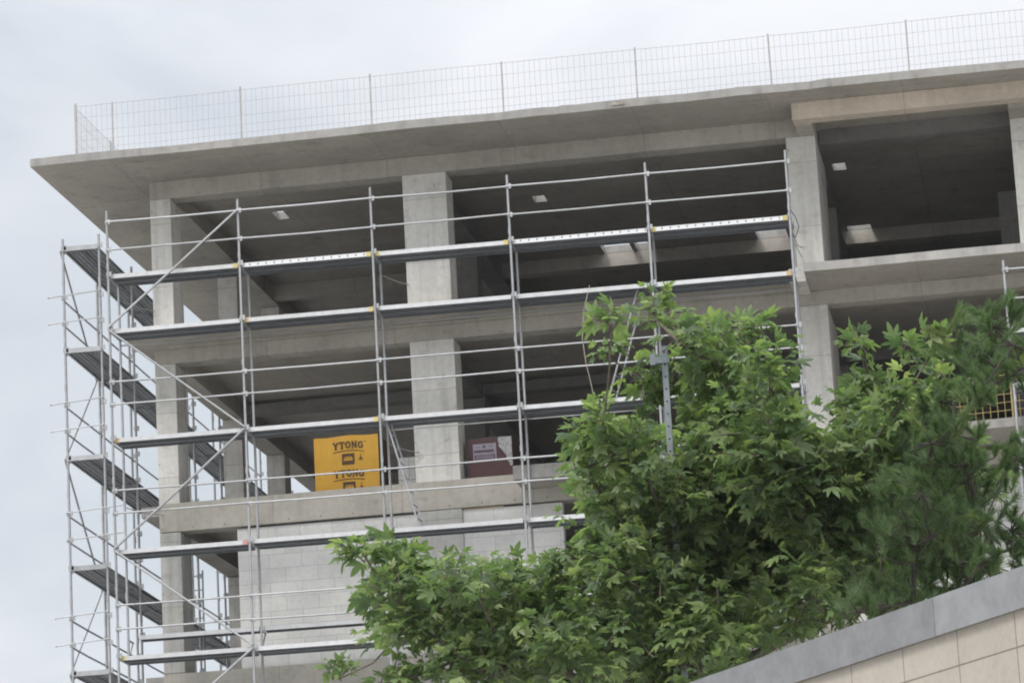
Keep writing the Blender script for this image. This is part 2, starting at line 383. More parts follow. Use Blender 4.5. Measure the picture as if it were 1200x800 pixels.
# ------------------------------------------------------------------ mesh guard fences on the slabs
def mesh_fence(label, posts, z0, h, wires_z, step, mat, group, post_mat, rw=.003, name='mesh_fence'):
    """posts: points (x, y) in the building's own axes"""
    t = thing(name, label, 'fence', group=group)
    c, s = math.cos(R(-1.6)), math.sin(R(-1.6))
    W = lambda x, y, z: Vector((PX + c*(x-PX) - s*(y-PY), PY + s*(x-PX) + c*(y-PY), z))
    t.location = W(*posts[0], z0); o = t.location.copy()
    for (x, y) in posts:
        lean = random.uniform(-.012, .012)
        MB().tube([W(x, y, z0)-o, W(x+lean, y, z0+h+random.uniform(.02, .07))-o], .018, 6).build('post', post_mat, t)
    for (a, b) in zip(posts[:-1], posts[1:]):
        m = MB(); n = max(2, int(round(math.hypot(b[0]-a[0], b[1]-a[1]) / step)))
        sag = random.uniform(-.02, .02)
        P = lambda u, z: W(a[0]+(b[0]-a[0])*u, a[1]+(b[1]-a[1])*u - .012, z + sag*math.sin(u*3.14))-o
        for z in wires_z: m.tube([P(u/6, z0+z) for u in range(7)], rw*(1.5 if z == wires_z[-1] else 1), 4, cap=False)
        for k in range(n+1):
            j = random.uniform(-.006, .006)
            m.tube([P(k/n, z0+.02), P(min(1, max(0, k/n+j)), z0+wires_z[-1]+.01)], rw, 4, cap=False)
        m.build('wire_mesh', mat, t)
    return t
FZ = (.05, .22, .38, .56, .84, 1.07)
mesh_fence('long thin wire mesh fence along the front edge of the flat roof', [(x, .58) for x in (-.66, .06, 2.58, 5.11, 7.64, 10.18, 12.7, 15.25, 17.8, 20.3)], 9.684, 1.08, FZ, .105, M['rust_wire'], 'wire mesh guard fences', M['rust_wire'])
mesh_fence('short wire mesh fence turning back along the left edge of the flat roof', [(-.68, y) for y in (.62, 3.1, 5.6, 8.1, 10.6)], 9.684, 1.08, FZ, .105, M['rust_wire'], 'wire mesh guard fences', M['rust_wire'])
mesh_fence('tan wire mesh guard across the open storey behind the pine at the right', [(x, .72) for x in (15.0, 16.6, 18.2, 19.8)], 3.12, .86, (.04, .19, .34, .49, .64, .84), .13, M['tan_wire'], 'wire mesh guard fences', M['tan_wire'], .006)

# ------------------------------------------------------------------ scaffolding
DR = .0245
def coupler(m, p, r=.037):
    m.tube([(p[0], p[1], p[2]-.035), (p[0], p[1], p[2]+.035)], r, 8)
    m.box(p[0]+.03, p[0]+.075, p[1]-.045, p[1]-.02, p[2]-.05, p[2]+.045)
def pole(root, x, y, z0, z1, nodes, name='standard', plate=True):
    m = MB(); n = 6; pts = []
    bow = random.uniform(-.012, .012)
    for k in range(n+1): pts.append((x + bow*math.sin(k/n*6), y, z0 + (z1-z0)*k/n))
    m.tube(pts, DR, 8)
    for z in nodes:
        if z0 < z < z1: coupler(m, (x, y, z))
    for z in np.arange(z0+2.4, z1, 2.05): m.tube([(x, y, z), (x, y, z+.12)], DR*1.18, 8)
    if plate: m.box(x-.08, x+.08, y-.08, y+.08, GZ - root.location.z + .002, GZ - root.location.z + .014)
    return m.build(name, M['galv'], root)
def rail(root, a, b, r=.0185, name='guard_rail', mat='galv'):
    return MB().tube([a, ((a[0]+b[0])/2, (a[1]+b[1])/2, (a[2]+b[2])/2 - random.uniform(0, .012)), b], r, 6).build(name, M[mat], root)
def deck(root, x0, x1, y0, y1, z, axis='x', perf=False, ends=(), nplank=2):
    """steel planks hung between two frames: top sheet, side channels with a lip, ribs underneath"""
    mats = [M['galv_dark'], M['perf'] if perf else M['deck_edge']]
    w = (y1-y0-.02*(nplank-1))/nplank; m = MB()
    def bx(a0, a1, b0, b1, c0, c1, mi):
        if axis == 'x': m.box(a0, a1, b0, b1, c0, c1, mi)
        else: m.box(b0, b1, a0, a1, c0, c1, mi)
    dz = random.uniform(-.006, .006)
    for k in range(nplank):
        p0 = y0 + k*(w+.02); p1 = p0 + w; zz = dz + random.uniform(-.004, .004)
        bx(x0, x1, p0, p1, zz-.052, zz, 0)
        for (q0, q1, l0, l1) in ((p0-.001, p0+.009, p0+.009, p0+.04), (p1-.009, p1+.001, p1-.04, p1-.009)):
            bx(x0, x1, q0, q1, zz-.078, zz+.001, 1 if (k == 0 and q0 < p0) else 0); bx(x0, x1, l0, l1, zz-.078, zz-.068, 0)
        for f in (.35, .65): bx(x0+.03, x1-.03, p0+w*f-.012, p0+w*f+.012, zz-.064, zz-.053, 0)
        for e0, e1 in ((x0, x0+.02), (x1-.02, x1)): bx(e0, e1, p0+.01, p1-.01, zz-.066, zz-.0525, 0)
    o = m.build('deck', mats, root); o.location = (0, 0, z)
    for (e, mat) in ends:
        em = MB(); L = .09
        a, b_ = (x0-.005, x0+L) if e == 0 else (x1-L, x1+.005)
        em.box(a, b_, y0-.006, y0+.05, -.08+dz, .006+dz); em.build('end_marking', M[mat], o)
    return o
PXS = [0.0, 2.520, 5.053, 7.636, 10.220, 12.816]
fs = thing('facade_scaffolding', 'galvanised tube scaffolding with long steel decks across the front of the concrete building', 'scaffolding', (0, 0, GZ), group='scaffolding round the building')
h = lambda z: z - GZ
LEV = [7.217, 6.164, 4.076, 1.976, 0.0, -2.05, -4.1, -6.15, -8.2]
RAILS = [8.235, 7.685, 5.14, 4.71, 3.08, 2.65, .935, .49, -1.0, -1.5, -3.05, -3.55, -5.1, -5.6]
for i, x in enumerate(PXS):
    pole(fs, x, 0, .01, h(8.454), [h(z) for z in LEV + RAILS])
    pole(fs, x+.01, .73, .01, h(7.30), [h(z) for z in LEV])
    for z in LEV:
        if z != 7.217 or True: MB().tube([(x, -.03, h(z)-.05), (x+.01, .78, h(z)-.05)], .02, 6).build('transom', M['galv'], fs)
for i in range(5):
    a, b_ = PXS[i], PXS[i+1]
    for z in RAILS: rail(fs, (a, -.035, h(z)), (b_, -.035, h(z)+random.uniform(-.012, .012)))
    for z in LEV:
        ends = {(7.217,0):[(1,'yellow_tape')], (7.217,1):[(1,'yellow_tape')], (7.217,2):[(0,'yellow_tape'),(1,'yellow_tape')], (7.217,4):[(0,'yellow_tape'),(1,'yellow_tape')],
                (6.164,1):[(0,'orange_tape'),(1,'yellow_tape')], (6.164,4):[(1,'orange_tape')], (4.076,0):[(0,'orange_tape')], (4.076,1):[(1,'yellow_tape')],
                (1.976,0):[(1,'red_tape')], (0.0,0):[(0,'yellow_tape')]}.get((z, i), [])
        deck(fs, a+.04, b_-.04, .02, .70, h(z), perf=(z == 7.217 and i in (1, 3, 4)), ends=ends)
    # inner ledgers, a little below each deck, and a narrow bracket deck on the building side of the lowest one in view
    rail(fs, (a, .80, h(6.164)-.14), (b_, .80, h(6.164)-.14), .014, 'inner_ledger'); 
    if i in (2, 3): rail(fs, (a, .80, h(4.076)-.1), (b_, .80, h(4.076)-.1), .014, 'inner_ledger')
    deck(fs, a+(.2 if i == 0 else .04), b_-.04, .80, 1.12, h(.48), nplank=1)
for i, x in enumerate(PXS):
    MB().tube([(x+.01, .73, h(.48)-.08), (x+.01, 1.14, h(.48)-.08)], .018, 6).build('bracket', M['galv'], fs); MB().tube([(x+.01, .75, h(.04)), (x+.01, 1.1, h(.48)-.09)], .014, 6).build('bracket_brace', M['galv'], fs)
BR = [(2.52, 8.23, 0.0, 6.19), (0.0, 6.13, 2.52, 4.08), (2.52, 4.05, 0.0, 1.99), (0.0, 1.95, 2.52, .02), (2.52, -.04, 0.0, -2.03), (0, -2.07, 2.52, -4.08), (2.52, -4.12, 0, -6.13)]
for (xa, za, xb, zb) in BR: rail(fs, (xa, -.06, h(za)), (xb, -.06, h(zb)), .023, 'diagonal_brace')
def wall_tie(xa, z, xb, zb):
    n = 6; return MB().tube([(xa+(xb-xa)*k/n, .73+(2.0-.73)*k/n, h(z)+(zb-z)*k/n-.03*math.sin(3.14*k/n)) for k in range(n+1)], .009, 5).build('wall_tie', M['galv'], fs)
wall_tie(5.07, 6.948, 5.46, 7.02); wall_tie(12.83, 6.9, 12.95, 6.85); wall_tie(5.07, 3.7, 5.5, 3.75); wall_tie(0.02, 6.9, .4, 6.95); wall_tie(.02, 2.9, .45, 2.95)

ss = thing('side_scaffolding', 'narrow galvanised scaffolding running back along the open left side of the concrete building', 'scaffolding', (-1.085, .85, GZ), group='scaffolding round the building')
SLEV = [8.04, 6.04, 3.956, 1.86, -.12, -2.17, -4.2, -6.25, -8.3]
WI = .705
for k in range(8):
    y = 2.57*k
    nodes = [h(z) for z in SLEV] + [h(z+q) for z in SLEV[1:] for q in (.52, 1.03)]
    pole(ss, 0, y, .01, h(8.22), nodes); pole(ss, WI, y, .01, h(8.26), nodes)
    for z in SLEV:
        MB().tube([(-.02, y, h(z)-.03), (WI+.02, y, h(z)-.03)], .024, 6).build('transom', M['galv'], ss)
        if z > -3:
            MB().tube([(.03, y, h(z)-.04), (.03, y, h(z)-.12), (.1, y, h(z)-.05)], .012, 5).build('gusset', M['galv'], ss); MB().tube([(WI-.03, y, h(z)-.04), (WI-.03, y, h(z)-.12), (WI-.1, y, h(z)-.05)], .012, 5).build('gusset', M['galv'], ss)
    if k < 7:
        for z in SLEV:
            deck(ss, y+.03, y+2.54, .03, WI-.03, h(z), axis='y')
            if z < 8 and z > -3:
                for q in (.5, 1.0): rail(ss, (-.035, y, h(z+q)), (-.035, y+2.57, h(z+q)))
        if k % 3 == 0:
            zs = [8.0, 6.0, 3.92, 1.83, -.15, -2.2, -4.2]
            for j, (za, zb) in enumerate(zip(zs[:-1], zs[1:])):
                rail(ss, (-.05, y if j % 2 == 0 else y+2.57, h(za)), (-.05, y+2.57 if j % 2 == 0 else y, h(zb)), .02, 'diagonal_brace')
for z in (6.04, 3.956, 1.86, -.12, -2.17):
    for q in (.54, 1.06):
        x0 = -.30 if z != 1.86 else -.04
        m = MB().tube([(x0, -.035, h(z+q)-.02), (WI+(.04 if z != 1.86 else .34), -.035, h(z+q)+.05)], .0125, 6); m.tube([(x0-.004, -.035, h(z+q)-.02), (x0+.012, -.035, h(z+q)-.02)], .024, 6); m.build('end_rail', M['galv'], ss)
for z in (8.04, 6.04, 3.956, 1.86, -.12): MB().box(.0, WI, -.045, -.03, h(z)-.07, h(z)+.02).build('end_plate', M['galv'], ss)

rs = thing('side_scaffolding', 'end of another galvanised scaffold standing before the right hand bay, cut by the picture edge', 'scaffolding', (16.60, -.9, GZ), group='scaffolding round the building')
for k in range(3):
    x = 2.57*k
    pole(rs, x, 0, .01, h(5.8 if k == 0 else 6.0), [h(z) for z in (5.62, 5.08, 4.55, 3.55, 2.5)]); pole(rs, x+.01, .73, .01, h(4.7), [h(4.55), h(2.5)])
    for z in (4.55, 3.56, 1.5, -.5): MB().tube([(x, -.03, h(z)-.05), (x, .76, h(z)-.05)], .02, 6).build('transom', M['galv'], rs)
    if k < 2:
        for z in (5.62, 5.08, 2.5, 2.0): rail(rs, (x, -.035, h(z)), (x+2.57, -.035, h(z)))
        for z in (4.55, 3.56, 1.5, -.5, -2.5, -4.5): deck(rs, x+.04, x+2.53, .02, .7, h(z))

# ------------------------------------------------------------------ ladders and loose lines on the scaffold
def ladder(label, a, b, width, axis, n, name='ladder', loc=None):
    a, b = Vector(a), Vector(b); w = Vector(axis).normalized()*width
    t = thing(name, label, 'ladder', tuple(b), group='ladders on the scaffolding'); d = a - b
    for s in (0, 1): MB().tube([w*s, d + w*s], .02, 6).build('stile', M['galv'], t)
    for k in range(n):
        p = d*((k+.6)/n); MB().tube([p, p+w], .014, 6).build('rung', M['galv'], t)
    return t
ladder('aluminium ladder leaning from the lower deck just right of the yellow wrapped block pallet', (5.10, .2, 4.15), (5.66, .15, 2.0), .34, (.12, 1, 0), 8)
ladder('aluminium ladder leaning up behind the top of the leafy tree', (9.95, .2, 6.2), (9.28, .15, 4.1), .34, (.25, 1, 0), 8)
ladder('small upright ladder far back on the side scaffolding, seen through the open lower storey', (-.85, 9.6, 3.2), (-.85, 9.5, -.1), .33, (1, 0, 0), 11)
def line(name, label, cat, pts, r, mat):
    o = Vector(pts[-1]); m = MB().tube([Vector(p)-o for p in pts], r, 5); ob = m.build(name, M[mat]); ob.location = o; return tag(ob, label, cat)
line('cable', 'thin pale cable bowing slackly down from a scaffold deck left of the tree top', 'cable', [(9.07+.0, -.06, 6.2), (8.93, -.07, 5.7), (8.88, -.07, 5.2), (8.92, -.07, 4.75), (9.0, -.06, 4.3), (9.02, -.04, 4.09)], .006, 'cable')
line('cable', 'short dark cable loop tied to the scaffold pole beside the concrete pier', 'cable', [(12.84, -.06, 7.3), (12.93, -.1, 7.15), (12.98, -.1, 6.95), (12.9, -.1, 6.75), (12.85, -.06, 6.85), (12.93, -.09, 6.6), (13.03, -.1, 6.55)], .009, 'black_cable')

# ------------------------------------------------------------------ material stored on the middle storey
c16, s16 = math.cos(R(-1.6)), math.sin(R(-1.6))
def BW(x, y, z): return (PX + c16*(x-PX) - s16*(y-PY), PY + s16*(x-PX) + c16*(y-PY), z)
def poly_mesh(m, pts2d, y0, y1, mi=0):
    """a flat outline in x/z with thickness from y0 (front) to y1"""
    n = len(pts2d); m.add([(x, y0, z) for x, z in pts2d] + [(x, y1, z) for x, z in pts2d], [tuple(range(n))] + [(i, i+n, (i+1) % n+n, (i+1) % n) for i in range(n)], mi)
def bar(m, x0, z0, x1, z1, w, y0=-.004, y1=.0):
    d = Vector((x1-x0, z1-z0)); n = Vector((-d.y, d.x)).normalized()*w/2
    poly_mesh(m, [(x0-n.x, z0-n.y), (x1-n.x, z1-n.y), (x1+n.x, z1+n.y), (x0+n.x, z0+n.y)], y0, y1)
def ring(m, cx, cz, rx, rz, w, a0=0, a1=360, n=22):
    P = [(R(a0+(a1-a0)*k/n)) for k in range(n+1)]
    for a, b_ in zip(P[:-1], P[1:]):
        poly_mesh(m, [(cx+rx*math.cos(a), cz+rz*math.sin(a)), (cx+rx*math.cos(b_), cz+rz*math.sin(b_)), (cx+(rx-w)*math.cos(b_), cz+(rz-w)*math.sin(b_)), (cx+(rx-w)*math.cos(a), cz+(rz-w)*math.sin(a))], -.004, 0)
def ytong(m, x, z, w, hh):
    """slab-serif capitals Y T O N G, on an arch over a curved rule"""
    st, se = .030, .017; cw = w/5.0; arch = lambda i: (.012, .022, .028, .022, .010)[i]
    X = [x + cw*(i+.5) for i in range(5)]; Z = [z + arch(i) for i in range(5)]; a = cw*.40
    c, b0 = X[0], Z[0]; bar(m, c, b0, c, b0+hh*.5, st); bar(m, c, b0+hh*.45, c-a*.8, b0+hh, st); bar(m, c, b0+hh*.45, c+a*.8, b0+hh, st*.75)
    bar(m, c-a*.5, b0, c+a*.5, b0, se); bar(m, c-a*1.2, b0+hh, c-a*.3, b0+hh, se); bar(m, c+a*.35, b0+hh, c+a*1.15, b0+hh, se)
    c, b0 = X[1], Z[1]; bar(m, c, b0, c, b0+hh, st); bar(m, c-a, b0+hh, c+a, b0+hh, se*1.2); bar(m, c-a, b0+hh, c-a, b0+hh*.72, se); bar(m, c+a, b0+hh, c+a, b0+hh*.72, se); bar(m, c-a*.55, b0, c+a*.55, b0, se)
    ring(m, X[2], Z[2]+hh/2, a*1.12, hh*.56, st*.95)
    c, b0 = X[3], Z[3]; bar(m, c-a*.7, b0, c-a*.7, b0+hh, st*.75); bar(m, c+a*.75, b0, c+a*.75, b0+hh, st*.75); bar(m, c-a*.8, b0+hh, c+a*.8, b0, st)
    bar(m, c-a*1.15, b0, c-a*.3, b0, se); bar(m, c-a*1.15, b0+hh, c-a*.5, b0+hh, se); bar(m, c+a*.35, b0+hh, c+a*1.15, b0+hh, se)
    c, b0 = X[4], Z[4]; ring(m, c, b0+hh/2, a*1.02, hh*.55, st*.95, 48, 318); bar(m, c+a*.78, b0+hh*.08, c+a*.78, b0+hh*.48, st*.8); bar(m, c+a*.25, b0+hh*.46, c+a*1.15, b0+hh*.46, se); bar(m, c+a*.8, b0+hh*.7, c+a*.8, b0+hh*1.0, se)
    n = 10
    for k in range(n):
        f0, f1 = k/n, (k+1)/n; q = lambda f: z - .052 + .030*math.sin(math.pi*f)
        bar(m, x+w*f0, q(f0), x+w*f1+.003, q(f1), .014)
    ring(m, x+w+.035, z+hh+.01, .012, .012, .007, n=10)
def wrapped_pallet(name, label, x0, x1, y0, dpt, z0, z1, mat, wood=True):
    t = thing(name, label, 'pallet', BW(x0, y0, z0), R(-1.6), 'wrapped pallets on the middle storey')
    W, H = x1-x0, z1-z0
    pm = MB()
    for q in (0, .5, 1): pm.box(q*(W-.1), q*(W-.1)+.1, .0, dpt, 0.0, .09)
    for q in range(5): pm.box(0, W, q*(dpt-.1)/4, q*(dpt-.1)/4+.1, .092, .115)
    pm.build('pallet_base', M['pallet_wood'], t)
    # film pulled tight over the blocks: a box with slightly bulging, creased sides
    m = MB(); nx, nz = 14, 12; r = random.Random(len(label))
    def grid(fn, mi=0):
        V = [fn(i/nx, k/nz) for k in range(nz+1) for i in range(nx+1)]
        m.add(V, [(k*(nx+1)+i, k*(nx+1)+i+1, (k+1)*(nx+1)+i+1, (k+1)*(nx+1)+i) for k in range(nz) for i in range(nx)], mi, True)
    zt = lambda u: H - .012*math.sin(u*9) - .01*r.random()
    tops = [zt(i/nx) for i in range(nx+1)]
    e = lambda u: min(1, 8*min(u, 1-u))
    grid(lambda u, v: (W*u, -.018*e(u)*e(v)*r.random(), .12 + (tops[int(round(u*nx))]-.12)*v))
    grid(lambda u, v: (W + .012*e(u)*e(v)*r.random(), dpt*u, .12 + (tops[-1]-.12)*v), 1)
    grid(lambda u, v: (W*(1-u), dpt, .12 + (tops[int(round((1-u)*nx))]-.12)*v), 1)
    grid(lambda u, v: (0 - .01*e(u)*e(v)*r.random(), dpt*(1-u), .12 + (tops[0]-.12)*v), 1)
    grid(lambda u, v: (W*u, dpt*v, tops[int(round(u*nx))]))
    wr = m.build('film_wrap', mat, t)
    return t, wr, W, H
t, wr, W, H = wrapped_pallet('block_pallet', 'pallet of building blocks in bright yellow printed film reading YTONG', 3.30, 4.555, 2.6, 1.0, 3.12, 4.31, [M['yellow_wrap'], M['brown_wrap']])
for zz in (.915, .365):
    pr = MB(); ytong(pr, .37, zz, .60, .125)
    po = pr.build('lettering', M['print'], wr); po.location = (0, -.0195, 0)
for zz in (.60, .05):
    lo = MB().box(.545, .785, -.004, .0, zz+.02, zz+.235).build('logo_square', M['print'], wr); lo.location = (0, -.0195, 0)
lw = MB()
for zz in (.60, .05):
    for k, (a, b_) in enumerate(((.585, .61), (.62, .65), (.66, .70), (.71, .75))): lw.box(a, b_, -.007, -.004, zz+.095, zz+.15)
    lw.box(.60, .74, -.007, -.004, zz+.16, zz+.172)
ob = lw.build('logo_mark', M['yellow_wrap'], wr); ob.location = (0, -.0195, 0)
sm = MB()
for zz in (.60, .05):
    poly_mesh(sm, [(.87, zz+.12), (.94, zz+.12), (.905, zz+.165)], -.004, 0); sm.box(.86, .94, -.004, 0, zz+.095, zz+.106); sm.box(.9, .912, -.004, 0, zz+.175, zz+.21)
so = sm.build('handling_mark', M['print'], wr); so.location = (0, -.0195, 0)

t, wr, W, H = wrapped_pallet('brick_pallet', 'pallet in dark maroon film with a pale printed sheet, right of the middle column', 6.33, 7.17, 2.35, .9, 3.12, 3.985, [M['maroon_wrap'], M['maroon_wrap']])
lb = MB().box(.10, .545, -.004, 0, .40, .745).build('paper_sheet', M['label_paper'], wr); lb.location = (0, -.0195, 0)
ik = MB()
ik.box(.125, .52, -.003, 0, .43, .535); ik.box(.12, .50, -.003, 0, .575, .625); ik.box(.29, .34, -.003, 0, .66, .71); ik.box(.15, .24, -.003, 0, .68, .69); ik.box(.40, .48, -.003, 0, .68, .69)
q = ik.build('printed_panel', M['label_ink'], lb); q.location = (0, -.0045, 0)
ts = MB(); r = random.Random(3)
for k in range(5): ts.box(.15, .49, -.002, 0, .445+k*.017, .452+k*.017)
q = ts.build('text_lines', M['label_paper'], lb); q.location = (0, -.008, 0)
# a pale crumpled sheet painting the bright reflection at the film's right hand corner
fl = MB(); n = 9; r = random.Random(5)
out_l = [.60, .585, .60, .60, .66, .70, .74, .73, .78, .80]
V = []
for k in range(n+1):
    z = .84 - .062*k
    for i in range(5): V.append((out_l[k] + (.848-out_l[k])*i/4, -.026 - .022*r.random(), z + .01*r.random()))
fl.add(V, [(k*5+i, (k+1)*5+i, (k+1)*5+i+1, k*5+i+1) for k in range(n) for i in range(4)], 0, False)
fl.build('glint_patch', M['film_glint'], wr)
wp = thing('block_stack', 'low stack of pale aerated blocks in the shade left of the middle column', 'block stack', BW(4.93, 2.55, 3.12), R(-1.6))
for row in range(3):
    for k in range(2):
        m = MB(); x = k*.215; m.box(x, x+.21, 0, .5, row*.22+.004, row*.22+.215); m.build('block', M['block'], wp, .006)

# ------------------------------------------------------------------ the low building wall in the near right corner
u = Vector((-.5076, .8616, 0)); tw = thing('tiled_wall', 'beige stone tiled wall with a grey metal coping in the lower right corner', 'wall', (15.961, -50.103, GZ), math.atan2(u.y, u.x))
ht = -7.771 - GZ
MB().box(-7, 5.2, -.38, -.016, 0, ht-.13).build('tiled_face', M['tile'], tw).location = (0, 0, 0)
for k in range(5):
    x0 = -6.5 + k*2.4; xs0, xs1 = x0 + (.0), x0 + 2.397
    m = MB()
    m.box(xs0, xs1, .0, .006, ht-.15, ht); m.box(xs0, xs1, -.42, .0, ht, ht+.006); m.box(xs0, xs1, -.02, .0, ht-.15, ht-.144)
    m.build('coping_section', M['coping'], tw)

# ------------------------------------------------------------------ trees
class Leaves:
    def __init__(s, verts, faces): s.bv = np.array(verts, float); s.bf = faces; s.M = []; s.t = []
    def add(s, pos, d, nrm, size, tint):
        y = Vector(d).normalized(); z = Vector(nrm); x = y.cross(z)
        if x.length < 1e-3: x = y.cross(Vector((1,0,0)))
        x.normalize(); z = x.cross(y)
        s.M.append([[x[i]*size, y[i]*size, z[i]*size, pos[i]] for i in range(3)]); s.t.append(tint)
    def build(s, name, mat, parent):
        A = np.array(s.M); n = len(A); nv = len(s.bv)
        V = np.einsum('nij,vj->nvi', A[:, :, :3], s.bv) + A[:, None, :, 3]
        jit = rng.normal(0, .035, (n, nv, 1)) * np.linalg.norm(A[:, :, 0], axis=1)[:, None, None]
        V = V + jit*A[:, :, 2][:, None, :]/np.linalg.norm(A[:, :, 2], axis=1)[:, None, None]
        fl = np.concatenate([np.array(f) for f in s.bf]); ln = np.array([len(f) for f in s.bf])
        me = bpy.data.meshes.new(name); me.vertices.add(n*nv); me.vertices.foreach_set('co', V.reshape(-1).astype(np.float32))
        me.loops.add(n*len(fl)); me.loops.foreach_set('vertex_index', (fl[None] + (np.arange(n)*nv)[:, None]).reshape(-1).astype(np.int32))
        me.polygons.add(n*len(ln)); L_ = np.tile(ln, n); me.polygons.foreach_set('loop_start', np.concatenate([[0], np.cumsum(L_)[:-1]]).astype(np.int32)); me.polygons.foreach_set('loop_total', L_.astype(np.int32))
        at = me.attributes.new('tint', 'FLOAT', 'POINT'); at.data.foreach_set('value', np.repeat(np.array(s.t, np.float32), nv))
        me.materials.append(mat); me.update(calc_edges=True); me.validate()
        o = bpy.data.objects.new(name, me); C.objects.link(o); o.parent = parent; return o
def palmate():
    V = [(0, .12, .02)]; ring_ = [(0, 0, 0)]
    ang = [-82, -42, 0, 42, 82]; ln = [.52, .82, 1.0, .82, .52]
    for i, (a, l) in enumerate(zip(ang, ln)):
        for da, f in ((-17, .60), (-7, .82), (0, 1.0), (7, .82), (17, .60)):
            t = R(a+da); r = l*f; ring_.append((r*math.sin(t), .08+r*math.cos(t)*.95, -.30*r*r + (.03 if abs(da) == 17 else -.015)))
        if i < 4:
            t = R((a+ang[i+1])/2); ring_.append((.40*math.sin(t), .08+.40*math.cos(t), .0))
    V += ring_; n = len(ring_)
    return V, [(0, 1+i, 1+(i+1) % n) for i in range(n)]
def near(nodes, p, base):
    best = None; dp = (Vector(p)-base).length
    for k, (q, par) in enumerate(nodes):
        if (q-base).length < dp - .05 or k == 0:
            d = (q-Vector(p)).length + .25*(q-base).length
            if best is None or d < best[0]: best = (d, k)
    return best[1]
def branches(parent, trunk_pts, tips, base, r0, mat, sag=.05, seed=1, rmin=.004):
    """limbs grown from the trunk to every leaf clump; thickness follows what each carries"""
    rnd = random.Random(seed)
    nodes = [(Vector(p), k-1) for k, p in enumerate(trunk_pts)]; leafs = []
    for p in sorted(tips, key=lambda q: (Vector(q)-base).length):
        k = near(nodes, p, base); a = nodes[k][0]; b_ = Vector(p); L_ = (b_-a).length; n = max(1, int(L_/.3)); prev = k
        for j in range(1, n+1):
            f = j/n; q = a.lerp(b_, f) + Vector((rnd.uniform(-1,1), rnd.uniform(-1,1), rnd.uniform(-1,1)))*(.03 if j < n else 0) - Vector((0,0,sag*L_*math.sin(math.pi*f)))
            nodes.append((q, prev)); prev = len(nodes)-1
        leafs.append(prev)
    cnt = [0]*len(nodes)
    for l in leafs:
        k = l
        while k >= 0: cnt[k] += 1; k = nodes[k][1]
    mx = max(cnt); rad = lambda k: max(rmin, r0*math.sqrt(cnt[k]/mx))
    m = MB()
    for k, (q, par) in enumerate(nodes):
        if par >= 0: m.tube([nodes[par][0], q], [min(rad(par), rad(k)*1.5), rad(k)], 6)
    return m, nodes
